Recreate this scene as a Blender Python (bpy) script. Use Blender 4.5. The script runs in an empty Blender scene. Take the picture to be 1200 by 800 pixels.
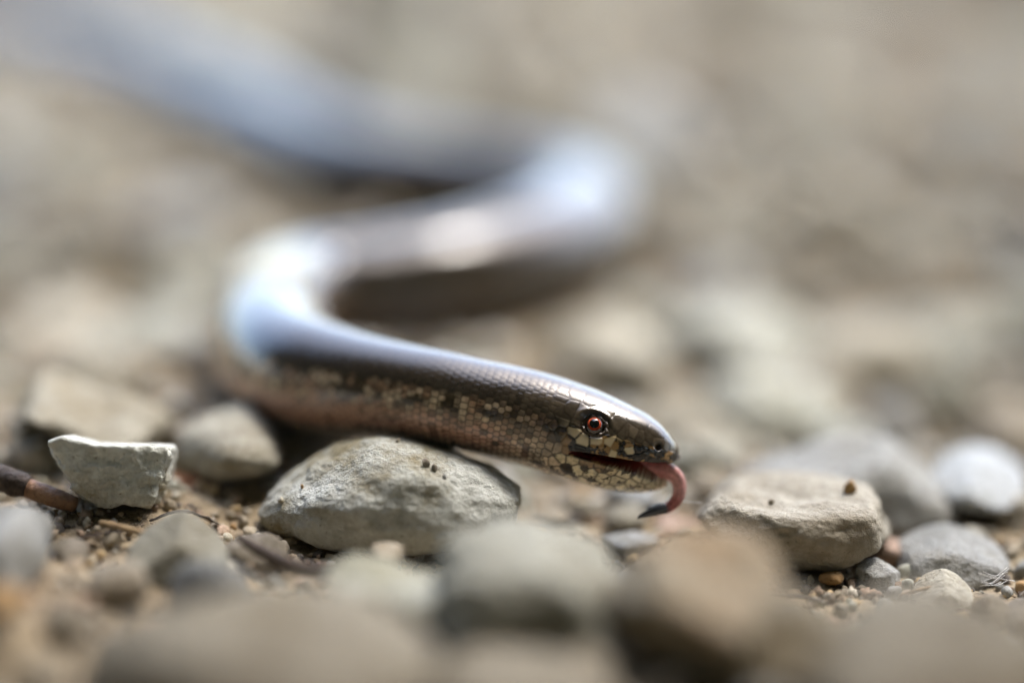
import bpy, bmesh, math, random
import numpy as np
from mathutils import Vector, Matrix, kdtree
PI = math.pi
S = bpy.context.scene
COL = S.collection
rng = np.random.default_rng(7)
random.seed(7)

# ------------------------------------------------------------------ camera
D0 = 0.278                         # focus distance, metres: a macro view about 10 cm wide
PITCH = math.radians(18.0)
FPX = 1200 * 100 / 36.0            # focal length in photograph pixels (100 mm lens)
CAMZ = D0 * math.sin(PITCH) + 0.0208 * math.cos(PITCH)
CAM = np.array([0.0, -D0 * math.cos(PITCH), CAMZ])
FWD = np.array([0.0, math.cos(PITCH), -math.sin(PITCH)])
UPV = np.array([0.0, math.sin(PITCH), math.cos(PITCH)])
RGT = np.array([1.0, 0.0, 0.0])
cd = bpy.data.cameras.new('camera')
cam = bpy.data.objects.new('camera', cd); COL.objects.link(cam)
cd.lens = 100; cd.sensor_width = 36; cd.clip_start = 0.005; cd.clip_end = 500
cd.dof.use_dof = True; cd.dof.focus_distance = D0 - 0.0048; cd.dof.aperture_fstop = 3.5
cam.location = CAM; cam.rotation_euler = (PI / 2 - PITCH, 0, 0)
S.camera = cam
# ------------------------------------------------------------------ sky, sun, exposure
SUN_EL, SUN_AZ = math.radians(60), math.radians(48)     # azimuth clockwise from +Y
w = bpy.data.worlds.new('World'); S.world = w; w.use_nodes = True
nt = w.node_tree; nt.nodes.clear()
sky = nt.nodes.new('ShaderNodeTexSky'); sky.sky_type = 'NISHITA'; sky.sun_disc = False
sky.sun_elevation = SUN_EL; sky.sun_rotation = SUN_AZ
sky.air_density = 1.0; sky.dust_density = 3.0; sky.ozone_density = 1.0
bg = nt.nodes.new('ShaderNodeBackground'); bg.inputs['Strength'].default_value = 0.15
wo = nt.nodes.new('ShaderNodeOutputWorld')
nt.links.new(sky.outputs[0], bg.inputs[0]); nt.links.new(bg.outputs[0], wo.inputs[0])
sd = bpy.data.lights.new('sun', 'SUN'); sd.energy = 0.6; sd.angle = math.radians(12); sd.color = (1.0, 0.955, 0.89)
sun = bpy.data.objects.new('sun', sd); COL.objects.link(sun)
sdir = Vector((math.sin(SUN_AZ) * math.cos(SUN_EL), math.cos(SUN_AZ) * math.cos(SUN_EL), math.sin(SUN_EL)))
sun.rotation_euler = sdir.to_track_quat('Z', 'Y').to_euler(); sun.location = sdir * 3
vs = S.view_settings
vs.view_transform = 'Standard'; vs.look = 'None'; vs.gamma = 1; vs.use_curve_mapping = False; vs.exposure = 2.2
S.cycles.use_denoising = True

# ------------------------------------------------------------------ helpers
def P(px, py, d):
    return CAM + d * (FWD + (px - 600) / FPX * RGT - (py - 400) / FPX * UPV)
def project(p):
    v = np.asarray(p) - CAM
    d = v @ FWD
    return 600 + FPX * (v @ RGT) / d, 400 - FPX * (v @ UPV) / d, d
def ground_depth(px, py, z):       # depth at which a picture ray passes height z
    r = FWD + (px - 600) / FPX * RGT - (py - 400) / FPX * UPV
    return (z - CAM[2]) / r[2]

def sst(x): x = np.clip(x, 0, 1); return x * x * (3 - 2 * x)
_perm = rng.permutation(256); _perm = np.concatenate([_perm, _perm, _perm])
_grad = rng.normal(size=(256, 3)); _grad /= np.linalg.norm(_grad, axis=1)[:, None]
def perlin(p):
    p = np.asarray(p, float); i = np.floor(p).astype(int); f = p - i
    i &= 255; u = f * f * f * (f * (f * 6 - 15) + 10)
    out = 0
    for dx in (0, 1):
        for dy in (0, 1):
            for dz in (0, 1):
                h = _perm[_perm[_perm[(i[:, 0] + dx) & 255] + ((i[:, 1] + dy) & 255)] + ((i[:, 2] + dz) & 255)]
                g = _grad[h]
                dot = g[:, 0] * (f[:, 0] - dx) + g[:, 1] * (f[:, 1] - dy) + g[:, 2] * (f[:, 2] - dz)
                wx = u[:, 0] if dx else 1 - u[:, 0]; wy = u[:, 1] if dy else 1 - u[:, 1]; wz = u[:, 2] if dz else 1 - u[:, 2]
                out = out + dot * wx * wy * wz
    return out
def fbm(p, octv=4, gain=0.5):
    a, o, n = 1.0, 0, 0
    for k in range(octv):
        o = o + a * perlin(p * 2 ** k + 17.3 * k); a *= gain
    return o

def tag(o, label=None, cat=None, group=None, kind=None):
    if label: o['label'] = label
    if cat: o['category'] = cat
    if group: o['group'] = group
    if kind: o['kind'] = kind
    return o
def link(name, me, mat=None, parent=None):
    o = bpy.data.objects.new(name, me); COL.objects.link(o)
    if mat and me and not me.materials: me.materials.append(mat)
    if parent: o.parent = parent
    return o
def mesh(name, v, f, smooth=True):
    me = bpy.data.meshes.new(name)
    v = np.asarray(v, np.float32); f = np.asarray(f, np.int32)
    k = f.shape[1]
    me.vertices.add(len(v)); me.vertices.foreach_set('co', v.ravel())
    me.loops.add(f.size); me.loops.foreach_set('vertex_index', f.ravel())
    me.polygons.add(len(f)); me.polygons.foreach_set('loop_start', np.arange(0, f.size, k, dtype=np.int32))
    me.polygons.foreach_set('loop_total', np.full(len(f), k, np.int32))
    me.update(calc_edges=True)
    me.polygons.foreach_set('use_smooth', np.full(len(f), smooth, bool))
    me.validate()
    return me
def set_col(me, c, name='Col'):
    c = np.asarray(c, np.float32)
    if c.shape[1] == 3: c = np.hstack([c, np.ones((len(c), 1), np.float32)])
    a = me.color_attributes.new(name, 'FLOAT_COLOR', 'POINT'); a.data.foreach_set('color', c.ravel())
_ico = {}
def ico(n):
    if n not in _ico:
        bm = bmesh.new(); bmesh.ops.create_icosphere(bm, subdivisions=n, radius=1)
        bm.verts.ensure_lookup_table()
        _ico[n] = (np.array([v.co[:] for v in bm.verts]), np.array([[v.index for v in f.verts] for f in bm.faces])); bm.free()
    return _ico[n]
def catmull(pts, n):               # centripetal-free Catmull-Rom through rows of pts
    pts = np.asarray(pts, float)
    q = np.vstack([2 * pts[0] - pts[1], pts, 2 * pts[-1] - pts[-2]])
    out = []
    for i in range(len(pts) - 1):
        a, b, c, d = q[i:i + 4]
        t = np.linspace(0, 1, n, endpoint=False)[:, None]
        out.append(0.5 * (2 * b + (c - a) * t + (2 * a - 5 * b + 4 * c - d) * t ** 2 + (3 * b - a - 3 * c + d) * t ** 3))
    out.append(pts[-1:])
    return np.vstack(out)
def tube(pts, rad, n=14, flat=1.0, upref=(0, 0, 1), per=8):
    """swept tube through control points; rad per control point; returns v, f (quads)"""
    pr = catmull(np.hstack([np.asarray(pts, float), np.asarray(rad, float)[:, None]]), per)
    c, r = pr[:, :3], np.maximum(pr[:, 3], 1e-6)
    T = np.gradient(c, axis=0); T /= np.linalg.norm(T, axis=1)[:, None]
    sd_ = np.cross(T, np.asarray(upref, float)); sd_ /= np.linalg.norm(sd_, axis=1)[:, None]
    u = np.cross(sd_, T)
    th = np.linspace(0, 2 * PI, n, endpoint=False)
    v = c[:, None] + r[:, None, None] * (np.cos(th)[None, :, None] * sd_[:, None] + flat * np.sin(th)[None, :, None] * u[:, None])
    m = len(c); v = v.reshape(-1, 3)
    i = np.arange(m - 1)[:, None] * n; j = np.arange(n)[None]
    f = np.stack([i + j, i + (j + 1) % n, i + n + (j + 1) % n, i + n + j], -1).reshape(-1, 4)
    a, b = len(v), len(v) + 1
    v = np.vstack([v, c[0] - T[0] * r[0] * .3, c[-1] + T[-1] * r[-1] * .3])
    cap = [[a, (k + 1) % n, k, k] for k in range(n)] + [[b, (m - 1) * n + k, (m - 1) * n + (k + 1) % n, (m - 1) * n + (k + 1) % n] for k in range(n)]
    tri = np.vstack([f[:, [0, 1, 2]], f[:, [0, 2, 3]], np.array(cap)[:, :3]])
    return v, tri

# ------------------------------------------------------------------ materials
def new_mat(name):
    m = bpy.data.materials.new(name); m.use_nodes = True
    t = m.node_tree; b = t.nodes['Principled BSDF']
    return m, t, b
def nd(t, kind, **kw):
    n = t.nodes.new(kind)
    for k, v in kw.items():
        if k in n.inputs: n.inputs[k].default_value = v
        else: setattr(n, k, v)
    return n
def ramp(t, fac, stops):
    r = t.nodes.new('ShaderNodeValToRGB'); t.links.new(fac, r.inputs[0])
    while len(r.color_ramp.elements) < len(stops): r.color_ramp.elements.new(0.5)
    for e, (p, c) in zip(r.color_ramp.elements, stops): e.position = p; e.color = (*c, 1) if len(c) == 3 else c
    return r
def mix(t, fac, a, b, mode='MIX'):
    n = t.nodes.new('ShaderNodeMix'); n.data_type = 'RGBA'; n.blend_type = mode
    for s, v in ((0, fac), (6, a), (7, b)):
        if hasattr(v, 'is_output'): t.links.new(v, n.inputs[s])
        else: n.inputs[s].default_value = v if s == 0 else (*v, 1)
    return n.outputs[2]
def stone_mat(name, base, alt, stain, stain_amt=0.5, scale=1.0, vary=0.15, rough=0.85, bump=1.0, bdist=.001):
    m, t, b = new_mat(name)
    tc = t.nodes.new('ShaderNodeTexCoord'); oi = t.nodes.new('ShaderNodeObjectInfo')
    ad = nd(t, 'ShaderNodeVectorMath', operation='ADD'); t.links.new(tc.outputs['Object'], ad.inputs[0])
    cm = t.nodes.new('ShaderNodeCombineXYZ'); t.links.new(oi.outputs['Random'], cm.inputs[0]); t.links.new(cm.outputs[0], ad.inputs[1])
    def noise(sc, det, ro=0.6):
        n = nd(t, 'ShaderNodeTexNoise', Scale=sc * scale, Detail=det, Roughness=ro); t.links.new(ad.outputs[0], n.inputs['Vector']); return n.outputs[0]
    n1, n2, n3, n4 = noise(110, 6), noise(70, 8, 0.72), noise(2200, 3), noise(700, 6, .7)
    c = ramp(t, n1, [(0.35, alt), (0.6, base)]).outputs[0]
    c = mix(t, ramp(t, n4, [(.36, (0.62,) * 3), (.6, (1.06,) * 3)]).outputs[0], c, c, 'MIX') if False else mix(t, 0.75, c, ramp(t, n4, [(.33, (.6, .58, .54)), (.62, (1.08,) * 3)]).outputs[0], 'MULTIPLY')
    sf = ramp(t, n2, [(.5 - .02, (0, 0, 0)), (.62, (1, 1, 1))]).outputs[0]
    mlt = nd(t, 'ShaderNodeMath', operation='MULTIPLY'); t.links.new(sf, mlt.inputs[0]); mlt.inputs[1].default_value = stain_amt
    c = mix(t, mlt.outputs[0], c, stain)
    sp = ramp(t, n3, [(.28, (.35, .3, .22)), (.36, (1, 1, 1)), (.68, (1, 1, 1)), (.76, (1.25, 1.22, 1.15))]).outputs[0]
    c = mix(t, .7, c, sp, 'MULTIPLY')
    hv = t.nodes.new('ShaderNodeHueSaturation'); t.links.new(c, hv.inputs['Color'])
    mp = nd(t, 'ShaderNodeMapRange'); t.links.new(oi.outputs['Random'], mp.inputs[0]); mp.inputs[3].default_value = 1 - vary; mp.inputs[4].default_value = 1 + vary
    t.links.new(mp.outputs[0], hv.inputs['Value']); t.links.new(hv.outputs[0], b.inputs['Base Color'])
    b.inputs['Roughness'].default_value = rough; b.inputs['Specular IOR Level'].default_value = 0.3
    ma = nd(t, 'ShaderNodeMath', operation='ADD'); t.links.new(n4, ma.inputs[0])
    ms = nd(t, 'ShaderNodeMath', operation='MULTIPLY'); t.links.new(n3, ms.inputs[0]); ms.inputs[1].default_value = .35
    t.links.new(ms.outputs[0], ma.inputs[1])
    bp = nd(t, 'ShaderNodeBump', Strength=0.8 * bump, Distance=bdist); t.links.new(ma.outputs[0], bp.inputs['Height']); t.links.new(bp.outputs[0], b.inputs['Normal'])
    return m
M = {}
PAL = {
    'pale': ('pale_limestone', (.55, .545, .47), (.45, .44, .36), (.2, .17, .085), .7),
    'cream': ('cream_limestone', (.49, .455, .37), (.36, .32, .24), (.22, .17, .09), .6),
    'tan': ('tan_stone', (.42, .36, .27), (.32, .265, .19), (.2, .14, .075), .55),
    'brown': ('brown_stone', (.33, .285, .225), (.25, .21, .16), (.11, .085, .045), .75),
    'grey': ('grey_stone', (.36, .355, .335), (.28, .275, .25), (.19, .16, .1), .5),
    'blue': ('bluish_white_stone', (.52, .54, .55), (.42, .43, .42), (.28, .25, .18), .35),
    'olive': ('olive_grey_stone', (.33, .315, .255), (.25, .235, .18), (.15, .12, .07), .6),
    'ochre': ('ochre_brown_stone', (.42, .36, .26), (.28, .23, .15), (.24, .14, .055), .7),
    'beige': ('beige_stone', (.43, .39, .315), (.32, .28, .215), (.2, .16, .1), .55),
    'chalk': ('chalky_limestone', (.68, .68, .62), (.56, .555, .48), (.25, .2, .1), .9),
    'umber': ('umber_stone', (.25, .215, .155), (.16, .13, .085), (.12, .085, .035), .8),
    'orange': ('ochre_stone', (.48, .29, .12), (.36, .22, .1), (.25, .14, .06), .4),
    'pink': ('rosy_stone', (.44, .31, .24), (.34, .25, .19), (.2, .14, .1), .4),
}
for k_, a_ in PAL.items():
    a_ = (a_[0],) + tuple((c[0] * .965, c[1], c[2] * 1.02) for c in a_[1:4]) + tuple(a_[4:])
    M[k_] = stone_mat(*a_)
    M['unit_' + k_] = stone_mat(a_[0] + '_pebble', *a_[1:], scale=.011)
    M['grain_' + k_] = stone_mat(a_[0] + '_grain', *a_[1:4], .3, scale=.0025, bdist=.00012)
def col_mat(name, rough=.9, bump=0.5, nscale=3000, spec=.3):
    m, t, b = new_mat(name)
    a = nd(t, 'ShaderNodeVertexColor', layer_name='Col'); tc = t.nodes.new('ShaderNodeTexCoord')
    n = nd(t, 'ShaderNodeTexNoise', Scale=nscale, Detail=5, Roughness=.65); t.links.new(tc.outputs['Object'], n.inputs['Vector'])
    c = mix(t, .8, a.outputs[0], ramp(t, n.outputs[0], [(.3, (.6, .58, .55)), (.65, (1.15,) * 3)]).outputs[0], 'MULTIPLY')
    t.links.new(c, b.inputs['Base Color']); b.inputs['Roughness'].default_value = rough; b.inputs['Specular IOR Level'].default_value = spec
    bp = nd(t, 'ShaderNodeBump', Strength=bump, Distance=.0003); t.links.new(n.outputs[0], bp.inputs['Height']); t.links.new(bp.outputs[0], b.inputs['Normal'])
    return m
M['grit'] = col_mat('mixed_grit')
def soil_mat():
    m, t, b = new_mat('sandy_soil')
    tc = t.nodes.new('ShaderNodeTexCoord')
    def noise(sc, det=6, r=.65):
        n = nd(t, 'ShaderNodeTexNoise', Scale=sc, Detail=det, Roughness=r); t.links.new(tc.outputs['Object'], n.inputs['Vector']); return n.outputs[0]
    a, c_, e = noise(30), noise(450), noise(2500, 4)
    c = ramp(t, a, [(.35, (.3, .245, .17)), (.65, (.42, .365, .275))]).outputs[0]
    c = mix(t, .8, c, ramp(t, c_, [(.32, (.55, .5, .45)), (.66, (1.2, 1.18, 1.12))]).outputs[0], 'MULTIPLY')
    c = mix(t, .6, c, ramp(t, e, [(.3, (.5, .48, .45)), (.7, (1.3, 1.28, 1.2))]).outputs[0], 'MULTIPLY')
    t.links.new(c, b.inputs['Base Color']); b.inputs['Roughness'].default_value = .95; b.inputs['Specular IOR Level'].default_value = .2
    ad = nd(t, 'ShaderNodeMath', operation='ADD'); t.links.new(c_, ad.inputs[0]); t.links.new(e, ad.inputs[1])
    bp = nd(t, 'ShaderNodeBump', Strength=.8, Distance=.0006); t.links.new(ad.outputs[0], bp.inputs['Height']); t.links.new(bp.outputs[0], b.inputs['Normal'])
    return m
M['soil'] = soil_mat()
def wood_mat(name, c1, c2, rough=.6, sc=(400, 400, 3000), spec=.4):
    m, t, b = new_mat(name)
    tc = t.nodes.new('ShaderNodeTexCoord')
    n = nd(t, 'ShaderNodeTexNoise', Scale=1500, Detail=6, Roughness=.7); t.links.new(tc.outputs['Object'], n.inputs['Vector'])
    n2 = nd(t, 'ShaderNodeTexNoise', Scale=260, Detail=5, Roughness=.6); t.links.new(tc.outputs['Object'], n2.inputs['Vector'])
    c = ramp(t, n2.outputs[0], [(.35, c1), (.65, c2)]).outputs[0]
    c = mix(t, .7, c, ramp(t, n.outputs[0], [(.35, (.45,) * 3), (.6, (1.1,) * 3)]).outputs[0], 'MULTIPLY')
    t.links.new(c, b.inputs['Base Color']); b.inputs['Roughness'].default_value = rough; b.inputs['Specular IOR Level'].default_value = spec
    bp = nd(t, 'ShaderNodeBump', Strength=.7, Distance=.0004); t.links.new(n.outputs[0], bp.inputs['Height']); t.links.new(bp.outputs[0], b.inputs['Normal'])
    return m
M['wood'] = wood_mat('bare_twig_wood', (.2, .095, .045), (.33, .19, .1), .5)
M['bark'] = wood_mat('dark_bark', (.03, .022, .018), (.12, .09, .07), .8)
M['leaf'] = wood_mat('dead_leaf', (.2, .085, .04), (.28, .14, .07), .8)
M['straw'] = wood_mat('dry_straw', (.3, .2, .1), (.42, .31, .17), .7)
def plain(name, c, rough=.5, coat=0, spec=.5, sss=0, bump=0, nsc=3000):
    m, t, b = new_mat(name)
    tc = t.nodes.new('ShaderNodeTexCoord')
    n = nd(t, 'ShaderNodeTexNoise', Scale=nsc, Detail=4); t.links.new(tc.outputs['Object'], n.inputs['Vector'])
    t.links.new(mix(t, .6, c, ramp(t, n.outputs[0], [(.3, (.6,) * 3), (.7, (1.25,) * 3)]).outputs[0], 'MULTIPLY'), b.inputs['Base Color'])
    b.inputs['Roughness'].default_value = rough; b.inputs['Coat Weight'].default_value = coat; b.inputs['Coat Roughness'].default_value = .04
    b.inputs['Specular IOR Level'].default_value = spec
    if sss:
        b.inputs['Subsurface Weight'].default_value = sss; b.inputs['Subsurface Radius'].default_value = (1, .35, .25); b.inputs['Subsurface Scale'].default_value = .0006
    if bump:
        bp = nd(t, 'ShaderNodeBump', Strength=bump, Distance=.0001); t.links.new(n.outputs[0], bp.inputs['Height']); t.links.new(bp.outputs[0], b.inputs['Normal'])
    return m
M['tongue'] = col_mat('pink_tongue', .2, .5, 5000, .8)
M['tip'] = plain('slate_tongue_tip', (.035, .038, .05), .25, .6)
M['eye'] = plain('dark_eyeball', (.012, .008, .006), .12, 1)
M['iris'] = wood_mat('orange_red_iris', (.3, .012, .002), (.62, .12, .015), .45, spec=.15)
M['pupil'] = plain('black_pupil', (.004, .004, .004), .08, 1)
M['hole'] = plain('nostril_lining', (.012, .008, .006), .8, 0, .2)
M['lid'] = plain('dark_eyelid_skin', (.05, .032, .016), .35, .3, .5, 0, .8, 6000)
M['silk'] = plain('spider_silk', (.7, .7, .68), .3)

# ------------------------------------------------------------------ slow worm: axis and sections
# rows: picture x, picture y, depth offset behind the focus distance (None: lies on the ground), half thickness in mm
AX = [(797, 533, -1.2), (786, 534.5, -1.1), (770, 534.5, -1.0), (740, 530.5, -.7), (710, 523, -.4), (680, 513, -.1), (640, 498.5, .3), (600, 486, .8), (560, 477, 1.4),
      (520, 469, 2.6), (480, 462, 4.6), (440, 456, 7.2), (400, 450, 10.5), (362, 441, 14.5), (334, 426, 20.5), (319, 403, 29)]
REAR = [(315, 379, 40, 6.5), (322, 357, 51, 6.6), (360, 345, 59, 6.6), (430, 341, None, 6.9), (520, 327, None, 7.1), (605, 304, None, 7.1), (658, 283, None, 7.0), (686, 262, None, 6.9),
        (676, 242, None, 6.8), (625, 229, None, 6.7), (545, 218, None, 6.6), (455, 203, None, 6.5), (370, 175, None, 6.3), (290, 133, None, 6.1), (200, 92, None, 5.8),
        (110, 55, None, 5.5), (20, 28, None, 5.0), (-90, 5, None, 4.2), (-220, -22, None, 3.2), (-380, -40, None, 2.2), (-520, -60, None, 1.0)]
RPX = {600: 57, 560: 56, 520: 57, 480: 58, 440: 61, 400: 66, 362: 70, 334: 73, 319: 74}
ctrl = []
for x, y, o in AX:
    d = D0 + o / 1000
    r = RPX.get(x, 57) * d / FPX
    ctrl.append(np.append(P(x, y, d), r))
for x, y, o, r in REAR:
    r /= 1000
    d = D0 + o / 1000 if o is not None else ground_depth(x, y, r * .92)
    ctrl.append(np.append(P(x, y, d), r))
ctrl = np.array(ctrl)
fine = catmull(ctrl, 40)
arc = np.concatenate([[0], np.cumsum(np.linalg.norm(np.diff(fine[:, :3], axis=0), axis=1))])
LEN = arc[-1]
st = [0, .00004, .0001, .00018]
while st[-1] < LEN:
    s_ = st[-1]
    st.append(s_ + (.0001 if s_ < .02 else .00011 if s_ < .045 else .00016 if s_ < .07 else .0006))
st = np.array(st[:-1])
CEN = np.stack([np.interp(st, arc, fine[:, k]) for k in range(3)], 1)
for _ in range(2):                                   # soften the polyline a little
    CEN[1:-1] = .25 * CEN[:-2] + .5 * CEN[1:-1] + .25 * CEN[2:]
RB = np.interp(st, arc, fine[:, 3])
T = np.gradient(CEN, st, axis=0)
k = np.ones(15) / 15
for c in range(3): T[:, c] = np.convolve(np.pad(T[:, c], 7, mode='edge'), k, 'valid')
T /= np.linalg.norm(T, axis=1)[:, None]
SIDE = np.cross(T, [0, 0, 1.0]); SIDE /= np.linalg.norm(SIDE, axis=1)[:, None]
UP = np.cross(SIDE, T)
# head profile taken from its outline
TOPL = np.array([(797.5, 533), (796.5, 527), (792, 517), (780, 502), (762, 487), (737, 473.5), (700, 456.5), (650, 439.5), (600, 427.5), (540, 416)], float)
BOTL = np.array([(782.5, 566), (779, 571), (762, 576.5), (737, 577), (700, 570), (662, 559.5), (625, 550), (600, 544), (540, 530)], float)
pj = np.array([project(c)[:2] for c in CEN[st < .024]])
def ray_hit(o, dr, poly):
    best = None
    for a, b in zip(poly[:-1], poly[1:]):
        e = b - a; den = dr[0] * e[1] - dr[1] * e[0]
        if abs(den) < 1e-9: continue
        q = a - o; t_ = (q[0] * e[1] - q[1] * e[0]) / den; u_ = (q[0] * dr[1] - q[1] * dr[0]) / den
        if t_ > 0 and -1e-6 <= u_ <= 1 + 1e-6 and (best is None or t_ < best): best = t_
    return best
tp = np.gradient(pj, axis=0); tp /= np.linalg.norm(tp, axis=1)[:, None]
for c in range(2): tp[:, c] = np.convolve(np.pad(tp[:, c], 7, mode='edge'), k, 'valid')
AT, AB = RB.copy(), RB.copy()
nh = len(pj); MM = D0 / FPX
topd = catmull(TOPL, 8); botd = catmull(BOTL, 8)
PXX = np.array([project(c)[0] for c in CEN])         # picture x of every section, to key head features
for i in range(nh):
    n_ = np.array([-tp[i, 1], tp[i, 0]])
    if n_[1] > 0: n_ = -n_
    a = ray_hit(pj[i], n_, topd); b = ray_hit(pj[i], -n_, botd)
    f = np.clip((st[i] - .017) / .005, 0, 1)
    AT[i] = (1 - f) * (a if a else 2) * MM + f * RB[i]
    AB[i] = (1 - f) * (b if b else 4.0) * MM + f * RB[i]
jaw_tip = PXX < 783                                   # sections that have a lower jaw
AB[:nh] = np.where(jaw_tip[:nh], AB[:nh], np.minimum(AB[:nh], 4.5 * MM))
for arr in (AT,):
    arr[1:-1] = .25 * arr[:-2] + .5 * arr[1:-1] + .25 * arr[2:]
AT[0] = AB[0] = 1e-5
WD_x = [797.5, 796, 793, 788, 780, 770, 755, 735, 710, 680, 640, 600, 560]
WD_y = [.5, 6, 12, 18, 25, 31, 38, 45, 50, 53.5, 53.5, 53.5, 55]
WD = np.where(st < .024, np.interp(-PXX, [-x for x in WD_x], WD_y) * MM, RB * 1.02)
f = np.clip((st - .018) / .006, 0, 1); WD = WD * (1 - f) + RB * 1.0 * f
NT = 400
TH = -PI / 2 + np.linspace(0, 2 * PI, NT, endpoint=False)
c_, s_ = np.cos(TH)[None], np.sin(TH)[None]
hgt = np.where(s_ > 0, AT[:, None], AB[:, None])
hd = np.clip(1 - st / .02, 0, 1)[:, None]             # 1 at the snout, 0 from the neck on
ex = 2.0 + .25 * hd
# lower jaw narrows a little towards its tip
jn = np.interp(-PXX, [-800, -782, -770, -750, -715], [.5, .5, .72, .88, 1.0])[:, None]
wl = WD[:, None] * np.where(s_ < 0, 1 - (1 - jn) * sst(-s_ * 2.2), 1)
R = ((np.abs(c_) / wl) ** ex + (np.abs(s_) / hgt) ** ex) ** (-1 / ex)
R = np.where(s_ < -.3, R * (1 - .04 * (1 - hd)), R)   # belly slightly flat
# mouth: a groove between the lips, shut at the corner and open at the front
UPL_x = [677, 690, 710, 730, 750, 770, 786, 797]; UPL_y = [529.5, 531, 534.5, 538, 541.5, 543, 542, 538]
LOL_x = [677, 690, 710, 730, 745, 760, 772, 783]; LOL_y = [530.5, 534.5, 541, 547.5, 553, 560, 564, 566]
AXY = np.interp(PXX[:nh], PXX[:nh][::-1], pj[::-1, 1])
DIR = np.cos(TH)[None, :, None] * SIDE[:, None] + np.sin(TH)[None, :, None] * UP[:, None]
elev = np.arcsin(np.sin(TH))
groove = np.zeros_like(R)
soft = math.radians(4.5)
nearj = np.nonzero((np.cos(TH) < -.02))[0]
E_U, E_L = np.full(len(st), np.nan), np.full(len(st), np.nan)
for i in range(nh):
    if PXX[i] < 677 or not jaw_tip[i]: continue
    v = CEN[i] + R[i, nearj, None] * DIR[i, nearj] - CAM
    yy = 400 - FPX * (v @ UPV) / (v @ FWD); ee = elev[nearj]
    yu = np.interp(PXX[i], UPL_x, UPL_y); yl = np.interp(PXX[i], LOL_x, LOL_y)
    o_ = np.argsort(yy)
    E_U[i] = np.interp(yu, yy[o_], ee[o_]); E_L[i] = min(np.interp(yl, yy[o_], ee[o_]), E_U[i] - .01)
    groove[i] = sst((E_U[i] - elev) / soft + .5) * sst((elev - E_L[i]) / soft + .5)
depth = np.interp(PXX, [676, 690, 720, 760], [.9, .62, .4, .22])[:, None]
R_in = R * depth
R = R * (1 - groove) + R_in * groove
V = CEN[:, None] + R[..., None] * DIR
near = np.cos(TH) < 0                                 # the flank that faces the camera

# picture positions of the near flank, to anchor eye and nostril on section/angle coordinates
def surf(px, py):
    sel = V[:nh][:, near].reshape(-1, 3)
    v = sel - CAM; d = v @ FWD
    X = 600 + FPX * (v @ RGT) / d; Y = 400 - FPX * (v @ UPV) / d
    q = np.argmin((X - px) ** 2 + (Y - py) ** 2)
    i, j = divmod(q, near.sum())
    return i, np.nonzero(near)[0][j]
def mirror(j): return (NT - j) % NT
eye_c = surf(696.5, 497.5); nos_c = surf(771, 523)
feat = []
Vh = V.copy()
for (i, j) in (eye_c, (eye_c[0], mirror(eye_c[1]))):
    c = Vh[i, j]; dd = np.linalg.norm(V[:nh] - c, axis=2)
    n_ = DIR[i, j]
    tl = (V[:nh] - c) @ T[i]; dd = np.sqrt(np.maximum(dd ** 2 - .42 * tl ** 2, 0))
    off = -.0004 * np.exp(-(dd / .0011) ** 4) + .00009 * np.exp(-((dd - .00145) / .00022) ** 2)
    V[:nh] += off[..., None] * n_; feat.append((c, n_))
for (i, j) in (nos_c, (nos_c[0], mirror(nos_c[1]))):
    c = Vh[i, j]; dd = np.linalg.norm(V[:nh] - c, axis=2)
    V[:nh] += (-.0005 * np.exp(-(dd / .00036) ** 4))[..., None] * DIR[i, j]; feat.append((c, DIR[i, j]))

# scales: seeds on the skin, each vertex belongs to its nearest seed
seeds, seed_st, seed_th, seed_head = [], [], [], []
def add_seed(i, j, head):
    seeds.append(V[i, j % NT]); seed_st.append(st[i]); seed_th.append(TH[j % NT]); seed_head.append(head)
s_now, row, NS = .0130, 0, 46
while s_now < .2:
    i = int(np.searchsorted(st, s_now)); i = min(i, len(st) - 1)
    for q in range(NS):
        jj = int((q + .5 * (row % 2) + rng.uniform(-.07, .07)) * NT / NS)
        i2 = i; add_seed(i2, jj, False)
    row += 1; s_now += .00064
# head shields: few and large on the crown, small on the cheeks and lips
hp = []
tries = 0
while tries < 9000:
    tries += 1
    i = int(np.searchsorted(st, rng.uniform(.0003, .0127))); j = rng.integers(0, NT)
    p = V[i, j]; up_ = np.sin(TH[j])
    dmin = (.0018 if up_ > .75 else .00082 if up_ > -.2 else .00105) * (0.8 if st[i] < .005 else 1)
    if groove[i, j] > .3: continue
    if all((p[0] - q[0]) ** 2 + (p[1] - q[1]) ** 2 + (p[2] - q[2]) ** 2 > dmin * dmin for q in hp): hp.append(p); add_seed(i, j, True)
seeds = np.array(seeds); seed_st = np.array(seed_st); seed_th = np.array(seed_th); seed_head = np.array(seed_head)
kd = kdtree.KDTree(len(seeds))
for q, p in enumerate(seeds): kd.insert(p, q)
kd.balance()
ns = int(np.searchsorted(st, .07))
flat = V[:ns].reshape(-1, 3)
ID = np.zeros(len(flat), int); ED = np.zeros(len(flat)); 
ID2 = np.zeros(len(flat), int); dd1 = np.zeros(len(flat)); dd2 = np.zeros(len(flat))
for q, p in enumerate(flat.tolist()):
    a, b = kd.find_n(p, 2)
    ID[q] = a[1]; ID2[q] = b[1]; dd1[q] = a[2]; dd2[q] = b[2]
ED = (dd2 ** 2 - dd1 ** 2) / (2 * np.linalg.norm(seeds[ID] - seeds[ID2], axis=1) + 1e-9)   # distance to the scale's edge
ED = ED.reshape(ns, NT); IDg = ID.reshape(ns, NT)
g = groove[:ns]
du = (st[:ns, None] - seed_st[IDg])                   # towards the tail within the scale
fade = np.clip((st[:ns, None]) / .0008, 0, 1) * (1 - g)
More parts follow.
